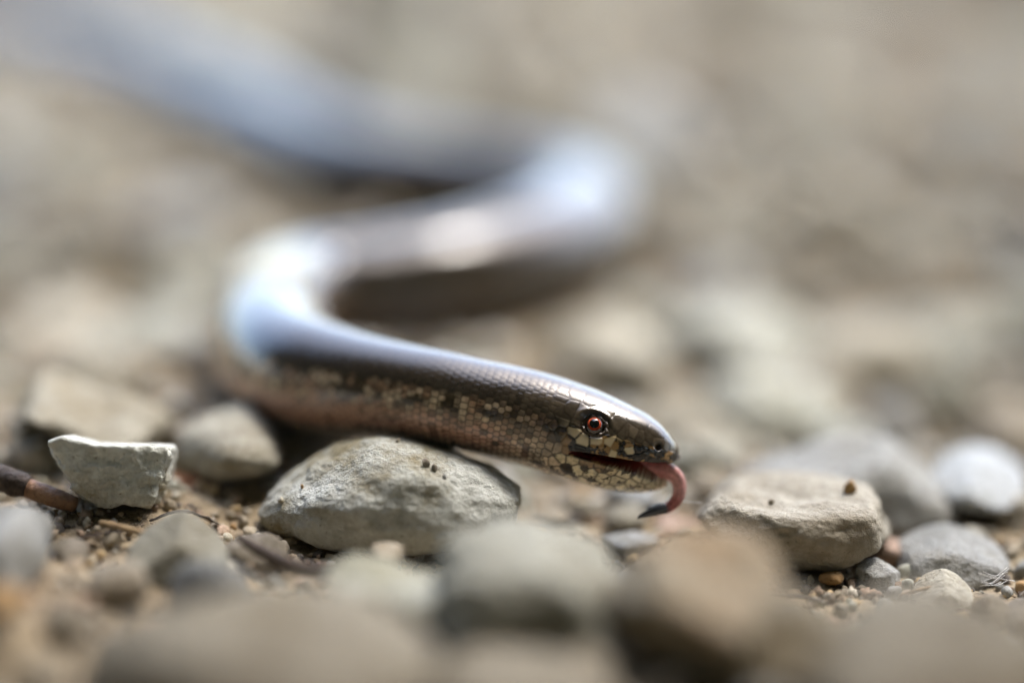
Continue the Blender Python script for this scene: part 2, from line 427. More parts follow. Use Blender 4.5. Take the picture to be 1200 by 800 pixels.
hh = (np.where(seed_head[IDg] & (np.sin(TH)[None] < .6), .00007, .00003) * (1 - np.exp(-ED / .00005)) + .022 * np.clip(du, -.0005, .0005) * ~seed_head[IDg]) * fade
V[:ns] += hh[..., None] * DIR[:ns]

# colours of the skin (pattern of the animal itself)
def lerp(a, b, t_): return a + (b - a) * t_[..., None]
NSD = len(seeds)
srnd = rng.random(NSD); srnd2 = rng.random(NSD)
seed_n = fbm(seeds * 480, 3); seed_n2 = fbm(seeds * 900 + 50, 2)
def zone_color(el, n1, n2):
    """el: sine of the angle round the body, 1 back, -1 belly"""
    c = np.zeros(el.shape + (3,)) + np.array([.30, .255, .20])           # belly, grey tan
    c = lerp(c, np.array([.5, .29, .2]), sst((el + .75) / .35))      # copper flank
    c = lerp(c, np.array([.36, .235, .145]), sst((el + .1) / .3))        # tan upper flank
    blot = sst((n1 + .06 - el * .1) / .12)
    c = lerp(c, np.array([.04, .032, .016]), (1 - blot) * sst((el + .12) / .35) * .9)
    c = lerp(c, np.array([.58, .46, .31]), sst((n2 - .06) / .12) * sst((el + .1) / .3) * (1 - sst((el - .45) / .2)) * .95)
    c = lerp(c, np.array([.035, .028, .02]), sst((el - .42) / .16))     # dark edge of the back
    c = lerp(c, np.array([.075, .062, .046]), sst((el - .72) / .2))        # bronze back
    return c
sel = np.sin(seed_th)
scol = zone_color(sel, seed_n, seed_n2) * (0.85 + .3 * srnd)[:, None]
drk = (srnd2 < .13) & (sel < .45) & (~seed_head)
scol[drk] = np.array([.03, .022, .016])
# head scheme
hs = seed_head
hx = np.array([project(p)[0] for p in seeds]); hy = np.array([project(p)[1] for p in seeds])
for q in np.nonzero(hs | (seed_st < .019))[0]:
    el = sel[q]; r_ = srnd[q]
    wgt = 1.0 if hs[q] else np.clip((.019 - seed_st[q]) / .006, 0, 1)
    if el > .55: c = np.array([.075, .06, .04]) * (.5 + .9 * r_)
    elif el > .02:
        if hx[q] > 668: c = np.array([.035, .026, .015]) if r_ < .62 else np.array([.13, .085, .04]) if r_ < .86 else np.array([.42, .33, .18])
        else: c = np.array([.24, .17, .11]) * (.35 + 1.3 * r_) if srnd2[q] < .85 else np.array([.06, .045, .03])
    elif el > -.22 and hx[q] > 655: c = np.array([.62, .52, .33]) if r_ < .4 else np.array([.05, .038, .024]) if r_ < .82 else np.array([.3, .2, .1])
    elif hx[q] < 668: c = np.array([.56, .45, .32]) * (.5 + .7 * r_) if srnd2[q] < .85 else np.array([.06, .047, .03])
    else: c = np.array([.78, .69, .48]) * (.8 + .35 * srnd2[q]) if r_ < .93 else np.array([.06, .047, .03])
    scol[q] = scol[q] * (1 - wgt) + c * wgt
CL = zone_color(np.broadcast_to(np.sin(TH)[None], (len(st), NT)).copy(), fbm(V.reshape(-1, 3) * 480, 3).reshape(len(st), NT), fbm(V.reshape(-1, 3) * 900 + 50, 2).reshape(len(st), NT))
zv = CL[:ns].copy(); wv_ = (.5 * (~seed_head[IDg]) * sst((st[:ns, None] - .016) / .006))[..., None]
cs = scol[IDg] * (1 - wv_) + zv * wv_
fl = np.sin(TH)[None]
# dark skin between scales, dark flecks at scale corners
edge = 1 - sst(ED / np.where(seed_head[IDg], .00016, .00012))
fleck = fbm(V[:ns].reshape(-1, 3) * 1500 + 9, 3).reshape(ns, NT)
edge = np.clip(edge + sst((fleck - .3) / .15) * .75 * (fl < .6), 0, 1)
cs = lerp(cs, np.array([.04, .03, .02]), edge * np.where(fl > .55, .55, .85))
cs *= (1 + .5 * fbm(V[:ns].reshape(-1, 3) * 2500, 3).reshape(ns, NT))[..., None]
hn = fbm(V[:ns].reshape(-1, 3) * 1250 + 31, 4, .6).reshape(ns, NT); hn2 = fbm(V[:ns].reshape(-1, 3) * 700 + 77, 3).reshape(ns, NT)
hw = sst((.0165 - st[:ns]) / .005)[:, None]
face = hw * sst((fl + .12) / .1) * (1 - sst((fl - .5) / .15)) * sst((.0125 - st[:ns]) / .003)[:, None]
gold = lerp(np.full(cs.shape, .007) * np.array([1.2, .9, .6]), np.array([.34, .21, .08]), sst((hn2 + .5 * hn - .07) / .2))
spot = ((srnd2[IDg] < .16) * sst(ED / .0002))[..., None]
gold = gold * (1 - spot) + np.array([.66, .56, .36]) * spot
cs = lerp(cs, np.array([0, 0, 0.]), face * .95) + gold * (face * .95)[..., None]
jawm = hw * (1 - sst((fl + .2) / .1))
cs = lerp(cs, np.array([.025, .019, .012]), sst((hn - .13) / .06) * .95 * jawm)
for (i, j) in (eye_c, (eye_c[0], mirror(eye_c[1]))):
    de = np.linalg.norm(Vh[:ns] - Vh[i, j], axis=2); cs = lerp(cs, np.array([.022, .015, .009]), (1 - sst((de - .0011) / .0007)) * .8)
bl = sst((st[:ns] - .062) / .008)[:, None]
CL[:ns] = cs * (1 - bl[..., None]) + CL[:ns] * bl[..., None]
# rear flanks of the loops are darker bronze-olive
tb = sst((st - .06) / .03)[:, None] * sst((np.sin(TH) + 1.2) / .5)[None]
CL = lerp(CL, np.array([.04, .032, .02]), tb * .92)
# mouth lining
gg = np.clip((groove - .06) * 8, 0, 1)
CL = lerp(CL, np.array([.16, .035, .025]), gg)
pal = ((~jaw_tip) & (st < .004))[:, None] * (np.sin(TH) < -.15)[None]
CL = lerp(CL, np.array([.2, .06, .05]), pal * 1.0)
CL = np.clip(CL, .004, 1) ** 1.08 * 1.0

# body resting heights for the ground fit
BODY_PTS = CEN[::25]; BODY_R = RB[::25]
n = len(st)
i = np.arange(n - 1)[:, None] * NT; j = np.arange(NT)[None]
F = np.stack([i + j, i + NT + j, i + NT + (j + 1) % NT, i + (j + 1) % NT], -1).reshape(-1, 4)
body_v = V.reshape(-1, 3); body_f = F
base = CEN[int(len(CEN) * .3)].copy(); base[2] = 0
worm = bpy.data.objects.new('slow_worm', None); COL.objects.link(worm); worm.empty_display_size = .01
BASE = Vector((float(CEN[0][0]) - .02, float(CEN[0][1]), 0)); worm.location = BASE
tag(worm, 'glossy bronze slow worm with mottled flanks flicking its tongue over the stones', 'slow worm')
bo = np.array(BASE)
me = mesh('slow_worm_body', body_v - bo, body_f); set_col(me, CL.reshape(-1, 3))
m, t, b = new_mat('slow_worm_skin')
a = nd(t, 'ShaderNodeVertexColor', layer_name='Col'); t.links.new(a.outputs[0], b.inputs['Base Color'])
b.inputs['Roughness'].default_value = .2; b.inputs['Specular IOR Level'].default_value = .3
b.inputs['Coat Weight'].default_value = 1.0; b.inputs['Coat Roughness'].default_value = .09; b.inputs['Coat IOR'].default_value = 1.42
tc = t.nodes.new('ShaderNodeTexCoord')
nz = nd(t, 'ShaderNodeTexNoise', Scale=5000, Detail=3); t.links.new(tc.outputs['Object'], nz.inputs['Vector'])
bp = nd(t, 'ShaderNodeBump', Strength=.12, Distance=.0001); t.links.new(nz.outputs[0], bp.inputs['Height']); t.links.new(bp.outputs[0], b.inputs['Normal'])
body = link('body', me, m, worm)

# eyes
def cap_mesh(name, r, a0, a1, nseg=40, nr=10):
    """spherical zone about +Z between polar angles a0 and a1"""
    al = np.linspace(a0, a1, nr); ph = np.linspace(0, 2 * PI, nseg, endpoint=False)
    v = np.stack([r * np.sin(al)[:, None] * np.cos(ph), r * np.sin(al)[:, None] * np.sin(ph), r * np.cos(al)[:, None] * np.ones(nseg)], -1).reshape(-1, 3)
    i = np.arange(nr - 1)[:, None] * nseg; j = np.arange(nseg)[None]
    f = np.stack([i + j, i + nseg + j, i + nseg + (j + 1) % nseg, i + (j + 1) % nseg], -1).reshape(-1, 4)
    return mesh(name, v, f)
er = .00102
ball = mesh('eyeball', ico(4)[0] * er, ico(4)[1])
irm = cap_mesh('iris', er * 1.012, .47, .70); pum = cap_mesh('pupil', er * 1.012, .002, .47)
def lid_mesh():
    ph = np.linspace(0, 2 * PI, 56, endpoint=False); tt = np.linspace(0, 2 * PI, 12, endpoint=False)
    v = []
    for p in ph:
        wob = 1 + .05 * math.sin(7 * p) + .03 * math.sin(13 * p + 1)
        R_, r_ = er * 1.06 * wob, er * .17 * (1 + .25 * math.sin(9 * p))
        for q in tt: v.append(((R_ + r_ * math.cos(q)) * math.cos(p) * 1.18, (R_ + r_ * math.cos(q)) * math.sin(p) * .86, r_ * math.sin(q) + er * .33))
    f = [[a * 12 + b_, ((a + 1) % 56) * 12 + b_, ((a + 1) % 56) * 12 + (b_ + 1) % 12, a * 12 + (b_ + 1) % 12] for a in range(56) for b_ in range(12)]
    return mesh('eyelid', v, f)
lidm = lid_mesh()
for c, n_ in feat[:2]:
    z = Vector(n_); z = (z + Vector((0, 0, -.04))).normalized()
    x = Vector(T[eye_c[0]]); x = (x - z * x.dot(z)).normalized(); y = z.cross(x)
    mt = Matrix((x, y, z)).transposed().to_4x4(); mt.translation = Vector(c) - BASE - z * er * .66
    e = link('eye', ball, M['eye'], worm); e.matrix_local = mt
    link('iris', irm, M['iris'], e); link('pupil', pum, M['pupil'], e); link('eyelid', lidm, M['lid'], e)
# nostrils
nom = mesh('nostril', ico(3)[0] * np.array([.00034, .00030, .00016]), ico(3)[1])
for c, n_ in feat[2:]:
    z = Vector(n_); x = Vector(T[nos_c[0]]); x = (x - z * x.dot(z)).normalized(); y = z.cross(x)
    mt = Matrix((x, y, z)).transposed().to_4x4(); mt.translation = Vector(c) - BASE - z * .0004
    o = link('nostril', nom, M['hole'], worm); o.matrix_local = mt
# tongue
dT = D0 - .0012
tp_ = [P(725, 541, dT), P(748, 546, dT), P(768, 549.5, dT), P(783, 552, dT), P(793, 560, dT), P(796.5, 572, dT), P(793.5, 584, dT), P(786.5, 592, dT), P(777, 597, dT)]
tr = np.array([7, 8.5, 10, 10.2, 9.0, 7.8, 7.2, 6.8, 6.4]) * MM
v, f_ = tube(np.array(tp_) - bo, tr, 20, .7, (0, 1, 0.01), 10)
ring = np.minimum(np.arange(len(v)) // 20, 80); phi = 2 * PI * (np.arange(len(v)) % 20) / 20
v = v + (.00006 * fbm(v * 1800., 3))[:, None] * np.array([.5, -1, .5])
tme = mesh('tongue', v, f_)
u_ = ring / 80.0; tcol = lerp(np.zeros((len(v), 3)) + np.array([.34, .11, .10]), np.array([.5, .235, .21]), sst((u_ - .25) / .3)); tcol = lerp(tcol, np.array([.33, .085, .075]), sst((u_ - .62) / .2)); tcol = lerp(tcol, np.array([.1, .05, .055]), sst((u_ - .88) / .1))
tcol *= (1 + .35 * np.sign(np.sin(phi * 7)) * .4)[:, None] * (1 + .4 * fbm(v * 3000., 2))[:, None]
set_col(tme, np.clip(tcol * 1.35, .01, 1))
tongue = link('tongue', tme, M['tongue'], worm)
for sg, ex_, ey_ in ((-1, 747, 607), (1, 757, 598)):
    q = [P(780, 595.5, dT + sg * .0002), P(772, 596.5 + sg * -1, dT + sg * .0004), P(764, 598.5 - sg * 1.5, dT + sg * .0006), P(ex_ + 5, ey_ - 3, dT + sg * .0007), P(ex_, ey_, dT + sg * .0007)]
    v, f_ = tube(np.array(q) - bo, np.array([6.5, 6.3, 5.0, 3.0, .8]) * MM, 14, .8, (0, 1, .01), 8)
    link('tongue_tip', mesh('tongue_tip', v, f_), M['tip'], tongue)

# ------------------------------------------------------------------ unseen trees added behind the camera to shade gravel and darken skin reflections
def leaf_mat():
    m, t, b = new_mat('summer_leaves')
    oi = t.nodes.new('ShaderNodeTexCoord'); n = nd(t, 'ShaderNodeTexNoise', Scale=3.0, Detail=4); t.links.new(oi.outputs['Object'], n.inputs['Vector'])
    t.links.new(ramp(t, n.outputs[0], [(.35, (.025, .042, .012)), (.65, (.05, .075, .022))]).outputs[0], b.inputs['Base Color']); b.inputs['Roughness'].default_value = .6
    return m
M['leaves'] = leaf_mat()
def tree(az, dist, h, label, seed):
    g_ = np.random.default_rng(seed); a = math.radians(az)
    t_ = bpy.data.objects.new('tree', None); COL.objects.link(t_); t_.location = (dist * math.sin(a), dist * math.cos(a), 0)
    tag(t_, label, 'tree', 'unseen trees added for shade')
    v, f_ = tube([(0, 0, -.1), (.05, 0, h * .3), (-.05, .08, h * .6), (0, 0, h * .92)], [.16, .12, .08, .02], 10, 1, (0, 1, 0), 5)
    link('trunk', mesh('trunk', v, f_), M['bark'], t_)
    n = 11000
    cl = g_.normal(size=(90, 3)); cl /= np.linalg.norm(cl, axis=1)[:, None]; cl *= g_.uniform(.35, 1, (90, 1)) * np.array([1.6, 1.6, h * .5]); cl[:, 2] += h * .47
    c = cl[g_.integers(90, size=n)] + g_.normal(size=(n, 3)) * .33
    c[:, 2] = np.maximum(c[:, 2], .15)
    A = g_.normal(size=(n, 3)); A /= np.linalg.norm(A, axis=1)[:, None]; B = np.cross(A, g_.normal(size=(n, 3))); B /= np.linalg.norm(B, axis=1)[:, None]
    L = g_.uniform(.09, .16, (n, 1))
    v = np.stack([c - A * L, c + B * L * .45, c + A * L, c - B * L * .45], 1).reshape(-1, 3)
    link('crown', mesh('crown', v, np.arange(4 * n).reshape(-1, 4), False), M['leaves'], t_)
for q, (az, ds, h) in enumerate(((98, 3.6, 6.0), (122, 3.2, 6.6), (148, 3.0, 6.2), (172, 3.0, 7.0), (197, 3.1, 6.3), (222, 3.0, 6.8), (247, 3.3, 6.2), (270, 3.6, 6.4))):
    tree(az, ds * .8, h * 1.35, 'unseen leafy green tree added behind the camera for shade and dark reflections', 40 + q)

# ------------------------------------------------------------------ stones
def rock(n, half, planes=(), k=9, noise=.1, nfreq=1.3, seed=0, fine=.02, deform=None, ball=1.02):
    dv, fc = ico(n); sd_ = np.random.default_rng(seed)
    acc = np.ones(len(dv)) * (1 / ball) ** k
    for pl in planes:
        nn = np.array(pl[:3], float); nn /= np.linalg.norm(nn)
        acc = acc + (np.maximum(dv @ nn, 0) / pl[3]) ** k
    r = acc ** (-1 / k)
    o = sd_.uniform(0, 60, 3)
    r = r * (1 + noise * fbm(dv * nfreq + o, 4, .5))
    v = dv * r[:, None]
    if n >= 4: v = v * (1 + fine * fbm(v * 9 + o, 3, .6) - fine * 2.2 * np.clip(-fbm(v * 5.5 + o + 9, 2) - .25, 0, 1))[:, None]
    if deform is not None: v = deform(v)
    return v * np.asarray(half, float), fc
def rand_planes(sd_, m, lo=.55, hi=.85):
    out = []
    for _ in range(m):
        nn = sd_.normal(size=3); nn /= np.linalg.norm(nn); out.append((*nn, sd_.uniform(lo, hi)))
    return out
HERO = []            # x, y, bottom z, radius  (for the ground fit and keeping the scatter clear)
def hero(name, label, px, py, doff, wpx, hpx, hy, mat, cat='stone', lvl=5, planes=None, rz=0, seed=1, noise=.1, tilt=(0, 0), k=9, deform=None, fine=.012, nfreq=1.3, embed=.14, group=None, ball=1.12):
    """px,py: middle of the stone in the photograph, doff: mm behind focus, wpx,hpx: full width and height there, hy: half depth in mm"""
    d = D0 + doff / 1000
    hx = wpx / 2 * d / FPX; hv = hpx / 2 * d / FPX; hy = hy / 1000
    el = math.atan2(CAM[2], d)
    hz = max((hv - .55 * hy * math.sin(PITCH)) / math.cos(PITCH), hv * .5)
    c = P(px, py, d)
    if planes is None:
        planes = rand_planes(np.random.default_rng(seed), 9)
    v, f_ = rock(lvl, (1, 1, 1), planes, k, noise, nfreq, seed, fine, deform, ball)
    lo, hi = v.min(0), v.max(0)
    v = (v - (lo + hi) / 2) / ((hi - lo) / 2) * np.array([hx, hy, hz])
    o = link(name, mesh(name, v, f_), mat)
    o.location = c; o.rotation_euler = (math.radians(tilt[0]), math.radians(tilt[1]), math.radians(rz))
    tag(o, label, cat, group)
    HERO.append((c[0], c[1], c[2] - hz * (1 - embed), hx, hy, hz))
    return o

# --- stones in the plane of focus
def hollow(v):
    v = v.copy(); g_ = np.exp(-((v[:, 0] + .32) / .3) ** 2 - ((v[:, 2] + .12) / .42) ** 2) * (v[:, 1] < 0)
    v[:, 1] += .62 * g_; v[:, 2] += .12 * np.exp(-((v[:, 0] + .4) / .3) ** 2) * (v[:, 2] > 0) - .1 * np.exp(-((v[:, 0] - .25) / .18) ** 2) * (v[:, 2] > 0)
    return v
def dome(v): return v
o_c = hero('stone', 'pale grey dome shaped stone with olive stains, supporting the neck of the slow worm', 456, 575, -2, 312, 142, 7.5, M['chalk'], lvl=6, seed=21, noise=.1, nfreq=1.9, k=6, fine=.02, ball=1.05,
     planes=[(-.66, -.2, .6, .62), (.45, -.05, .89, .84), (0, -.9, .38, .82), (0, 0, -1, .6), (-.5, -.75, -.1, .8)])
def slab(v):
    v = v.copy(); top = v[:, 2] > .2
    v[:, 2] -= top * .13 * np.exp(-((v[:, 0] + .1) / .4) ** 2 - ((v[:, 1]) / .5) ** 2)
    return v
o_r = hero('stone', 'flat topped beige stone in front of the tongue with a pebble on top', 931, 613, 2, 234, 122, 8.5, M['beige'], lvl=6, tilt=(-7, 2), seed=33, noise=.15, k=12, fine=.016, deform=slab, ball=1.2,
     planes=[(0, -.12, 1, .52), (-.75, -.1, -.62, .66), (.62, -.15, -.7, .74), (-.1, -.8, -.5, .68), (.25, -.95, .1, .78), (-.5, -.8, .2, .8), (.9, -.1, .25, .85), (-.9, .1, .3, .84), (0, 0, -1, .62)])
def chair_top(v):
    v = v.copy(); up_ = np.clip((v[:, 2] - .1) / .5, 0, 1)
    v[:, 2] += up_ * (.16 * np.exp(-((v[:, 0] + .72) / .28) ** 2) - .03 * np.exp(-((v[:, 0] - .0) / .35) ** 2))
    return v
hero('stone', 'upright wedge shaped grey stone with a notched top beside the broken twig', 131, 547, -2, 150, 104, 5, M['chalk'], lvl=6, tilt=(-12, 0), seed=5, noise=.16, nfreq=2.3, k=12, fine=.035, deform=chair_top, ball=1.6,
     planes=[(.02, .12, 1, .62), (-.93, -.1, -.36, .72), (.98, -.05, -.18, .72), (0, -1, -.12, .68), (-.6, -.6, -.5, .78), (0, 0, -1, .78), (.4, -.9, .0, .75)])
hero('stone', 'grey brown humped stone beside the cobweb strands', 1116, 649, 2, 132, 62, 5.5, M['grey'], lvl=5, seed=41, noise=.09, k=9,
     planes=[(-.5, 0, .8, .7), (.5, -.1, .85, .62), (0, -.9, .3, .75), (0, 0, -1, .6), (-.9, -.2, .2, .85)])
hero('stone', 'small sharp edged olive grey stone under the rim of the flat topped stone', 1030, 676, -4, 54, 44, 2.2, M['grey'], lvl=5, seed=43, noise=.05, k=18, ball=1.4,
     planes=[(-.2, -.3, 1, .6), (.9, -.4, .1, .62), (-.8, -.55, .1, .68), (0, -.95, .2, .6), (0, 0, -1, .7), (.5, .1, .8, .75)])
hero('stone', 'low pointed grey stone lying in front of the humped stone', 1104, 688, -7, 72, 40, 3, M['cream'], lvl=5, seed=44, noise=.08, k=14, ball=1.3,
     planes=[(-.55, -.2, .8, .55), (.5, -.3, .8, .6), (0, -.9, .4, .7), (0, 0, -1, .5)])
hero('pebble', 'bright ochre pebble under the front of the flat topped stone', 974, 678, -5, 30, 22, 1.1, M['orange'], 'pebble', lvl=4, seed=45)
hero('pebble', 'rosy brown pebble wedged behind the small sharp edged stone', 1034, 646, 5, 56, 50, 3, M['pink'], 'pebble', lvl=4, seed=46)
hero('pebble', 'small flat cream pebble lying above the humped stone', 1139, 624, 7, 38, 20, 1.6, M['cream'], 'pebble', lvl=4, seed=47)
hero('pebble', 'angular grey pebble leaning on the left foot of the flat topped stone', 855, 658, -3, 48, 36, 2, M['grey'], 'pebble', lvl=4, seed=48, planes=[(-.5, -.2, .8, .5), (.6, 0, .8, .6), (0, -.9, .2, .7), (0, 0, -1, .6)], k=14)
hero('pebble', 'flat tan pebble touching the base of the pale dome shaped stone', 453, 647, -13, 40, 20, 1.6, M['tan'], 'pebble', lvl=4, seed=49, k=14, planes=[(0, -.2, 1, .5), (-.8, -.3, .2, .7), (.8, -.4, .3, .7), (0, 0, -1, .5)])
hero('stone', 'flat grey stone behind the left end of the pale dome shaped stone', 330, 572, 8, 84, 56, 6, M['grey'], lvl=5, seed=50)
hero('stone', 'smooth rounded cream stone between the wedge shaped stone and the body', 262, 522, 10, 136, 94, 8, M['cream'], lvl=5, seed=51, noise=.08, k=6, tilt=(0, -14))
hero('stone', 'two lobed cream boulder with a dark hollow face behind the wedge shaped stone', 108, 492, 16, 190, 122, 10, M['cream'], lvl=5, seed=52, noise=.16, nfreq=1.6, deform=hollow)
hero('stone', 'long sloping grey green stone behind the flat topped stone', 985, 572, 14, 285, 122, 7, M['grey'], lvl=5, seed=53, noise=.1, k=8,
     planes=[(-.3, -.1, .95, .52), (.75, -.1, .6, .72), (.1, -.9, .3, .75), (0, 0, -1, .6), (-.6, -.1, .75, .66)])
hero('stone', 'bluish white rounded stone behind the cobweb strands', 1146, 566, 17, 118, 80, 8, M['blue'], lvl=5, seed=54, noise=.07, k=7)
hero('stone', 'pale rounded stone behind the snout of the slow worm', 800, 530, 44, 170, 150, 11, M['cream'], lvl=5, seed=55, noise=.08, k=6)
hero('stone', 'broad tan stone beyond the bluish white stone', 1190, 520, 50, 120, 140, 10, M['tan'], lvl=5, seed=56, noise=.08, k=7)
# --- pebbles under the raised head
hero('pebble', 'tan pebble under the throat, touching the right end of the pale dome shaped stone', 628, 590, 16, 62, 48, 3.5, M['tan'], 'pebble', lvl=4, seed=91)
hero('pebble', 'pale pebble under the jaw of the slow worm', 690, 604, 20, 72, 46, 4, M['pale'], 'pebble', lvl=4, seed=92)
hero('pebble', 'round cream pebble directly behind the dark tongue tip', 742, 598, 24, 58, 54, 3.5, M['cream'], 'pebble', lvl=4, seed=93)
hero('pebble', 'rosy pebble between the tongue tip and the flat topped stone', 788, 622, 10, 64, 40, 3, M['pink'], 'pebble', lvl=4, seed=94)
hero('pebble', 'flat grey pebble below the tongue tip', 738, 636, 3, 70, 26, 2.6, M['grey'], 'pebble', lvl=4, seed=95)
hero('pebble', 'small cream pebble beside the flat grey pebble below the tongue tip', 678, 634, 8, 50, 34, 2.4, M['cream'], 'pebble', lvl=4, seed=96)
# --- pale blurred stones in the middle distance
hero('stone', 'pale blurred stone in front of the middle loop where it rises to the bend', 706, 402, 58, 150, 84, 9, M['cream'], lvl=5, seed=81, k=7)
hero('stone', 'long pale grey blurred stone beyond the pale rounded stone behind the snout', 862, 402, 68, 190, 110, 11, M['pale'], lvl=5, seed=82, k=8)
hero('stone', 'pale grey blurred stone beyond the long sloping grey green stone', 905, 468, 48, 170, 90, 9, M['pale'], lvl=5, seed=83, k=8)
hero('stone', 'cream blurred stone beyond the flat topped stone, between two pale grey ones', 1010, 415, 66, 150, 90, 9, M['cream'], lvl=5, seed=84, k=7)
hero('stone', 'pale blurred stone beyond the broad tan stone', 1110, 400, 78, 160, 90, 10, M['pale'], lvl=5, seed=85, k=8)
hero('stone', 'pale cream blurred stone beyond the two lobed cream boulder', 70, 380, 78, 170, 90, 11, M['cream'], lvl=5, seed=86, k=8)
hero('stone', 'pale grey blurred stone outside the first bend of the body', 170, 400, 66, 140, 80, 9, M['pale'], lvl=5, seed=87, k=8)
# --- blurred foreground
hero('stone', 'big blurred olive grey stone in front of the pale dome shaped stone', 618, 690, -31, 235, 160, 9, M['olive'], lvl=5, seed=61, noise=.2, nfreq=1.9, k=11, ball=1.25,
     planes=[(-.25, -.1, .95, .66), (.35, 0, .92, .56), (-.95, -.1, .2, .8), (.9, -.1, .3, .72), (0, -.9, .2, .8), (0, 0, -1, .6)])
hero('stone', 'blurred ochre brown stone in front of the flat topped stone', 812, 712, -37, 215, 190, 10, M['ochre'], lvl=5, seed=62, noise=.2, nfreq=1.7, k=12, ball=1.25)
hero('stone', 'blurred pale stone in front of the flat tan pebble', 455, 695, -26, 150, 90, 7, M['pale'], lvl=5, seed=63, noise=.2, nfreq=1.7, k=12, ball=1.25)
hero('stone', 'blurred olive angular stone between wedge shaped stone and foreground boulder', 208, 640, -14, 120, 74, 5, M['olive'], lvl=5, seed=64, noise=.06, k=14, ball=1.3,
     planes=[(-.45, -.2, .85, .5), (.55, -.1, .8, .6), (0, -.9, .3, .65), (0, 0, -1, .6)])
hero('stone', 'blurred slate grey stone in front of the broken twig', 8, 645, -24, 90, 100, 6, M['grey'], lvl=5, seed=65)
hero('boulder', 'large brown blurred foreground boulder in front of the dark curved twig', 300, 790, -48, 430, 210, 14, M['umber'], lvl=5, seed=66, noise=.08, k=6)
hero('boulder', 'large dull brown blurred foreground boulder in front of the humped stone', 1120, 790, -48, 360, 190, 13, M['umber'], lvl=5, seed=67, noise=.1, k=6)
hero('stone', 'blurred warm tan stone in front of the ochre pebble', 935, 745, -41, 200, 130, 8, M['umber'], lvl=5, seed=68, noise=.18, k=12)
hero('stone', 'blurred tan stone in front of the big olive grey stone', 600, 805, -48, 250, 110, 9, M['umber'], lvl=5, seed=69, noise=.18, k=12)
hero('pebble', 'blurred rust orange pebble in front of the slate grey stone', 5, 700, -34, 50, 44, 3, M['orange'], 'pebble', lvl=4, seed=70)

# ------------------------------------------------------------------ ground
hp_ = np.array([(a, b, z, max(r1, r2)) for a, b, z, r1, r2, _ in HERO])
bp_ = np.array([(c[0], c[1], c[2] - r * .93, r * 1.2) for c, r in zip(BODY_PTS, BODY_R) if project(c)[0] < 440 or project(c)[2] > D0 + .03])
lw = np.array([(*P(x, 660, D0)[:1], yy, -.001, .011) for x in (600, 680, 760) for yy in (-.002, .012, .026)])
fit = np.vstack([hp_, bp_, lw, lw])
def ground(x, y):
    x = np.atleast_1d(np.asarray(x, float)); y = np.atleast_1d(np.asarray(y, float))
    base_z = -.04 * np.clip(x, -.06, .06) + .0016 * perlin(np.stack([x * 28, y * 28, 0 * x + 3.3], 1)) * 2
    num = base_z * .10; den = np.full_like(x, .10)
    for a, b, z, r in fit:
        ww = np.exp(-((x - a) ** 2 + (y - b) ** 2) / (2 * (r * .8) ** 2)); num += ww * z; den += ww
    return num / den
def ground1(x, y): return float(ground(x, y)[0])
def axis_coords(a, b, step, far):
    m = list(np.arange(a, b, step)); s_ = step; lo, hi = a, m[-1]
    L, H = [], []
    while hi < far: s_ *= 1.25; hi += s_; H.append(hi)
    s_ = step
    while lo > -far: s_ *= 1.25; lo -= s_; L.append(lo)
    return np.array(L[::-1] + m + H)
gx = axis_coords(-.075, .075, .0006, 60); gy = axis_coords(-.07, .10, .0006, 60)
X, Y = np.meshgrid(gx, gy); Z = ground(X.ravel(), Y.ravel())
nearm = np.exp(-((X.ravel() / .4) ** 4 + (Y.ravel() / .5) ** 4))
q = np.stack([X.ravel(), Y.ravel(), 0 * X.ravel()], 1)
Z = Z * nearm + (.00075 * fbm(q * 260, 4, .6) + .0003 * fbm(q * 1400, 2)) * nearm
ny, nx = X.shape
i = np.arange(ny - 1)[:, None] * nx; j = np.arange(nx - 1)[None]
gf = np.stack([i + j, i + j + 1, i + nx + j + 1, i + nx + j], -1).reshape(-1, 4)
tag(link('ground', mesh('ground', np.stack([X.ravel(), Y.ravel(), Z], 1), gf), M['soil']), kind='structure')

# ------------------------------------------------------------------ scattered stones, each its own object
KINDS = [('pale', 'pale grey'), ('cream', 'cream'), ('tan', 'tan'), ('grey', 'mid grey'), ('brown', 'brown'), ('blue', 'bluish white')]
SHAPES = [('rounded', dict(k=5, noise=.1), 6, (1, .85, .7)), ('flat', dict(k=8, noise=.09), 7, (1.1, .9, .5)), ('angular', dict(k=16, noise=.05), 9, (1, .8, .72))]
variants = {}
for si, (sn, kw, npl, asp) in enumerate(SHAPES):
    for q in range(5):
        sd_ = np.random.default_rng(300 + si * 20 + q)
        v, f_ = rock(4, asp, rand_planes(sd_, npl), seed=500 + si * 20 + q, **kw)
        for kn, _ in KINDS:
            variants[(sn, q, kn)] = mesh('pebble_' + sn, v, f_); variants[(sn, q, kn)].materials.append(M['unit_' + kn])
placed = [(a, b, max(r1, r2) * .9) for a, b, z, r1, r2, _ in HERO] + [(c[0], c[1], r * .9) for c, r in zip(CEN[::20], RB[::20])]
worm_px = [(*project(c), r) for c, r in zip(CEN[::12], RB[::12])]
hero_px = [(*project((a, b, z + hz)), hx) for a, b, z, hx, hy, hz in HERO]
def clear_view(p, r):
    x, y, d = project(p); rp = r * FPX / d
    for (wx, wy, wd, wr) in worm_px:
        if d < wd - .002:
            R_ = wr * FPX / wd
            if (wx - x) ** 2 + (wy - y) ** 2 < (R_ + rp * 1.1) ** 2: return False
    for (wx, wy, wd, hx) in hero_px[:12]:
        if d < wd - .003 and (wx - x) ** 2 + (wy - y) ** 2 < (hx * FPX / wd * .8 + rp) ** 2: return False
    return True
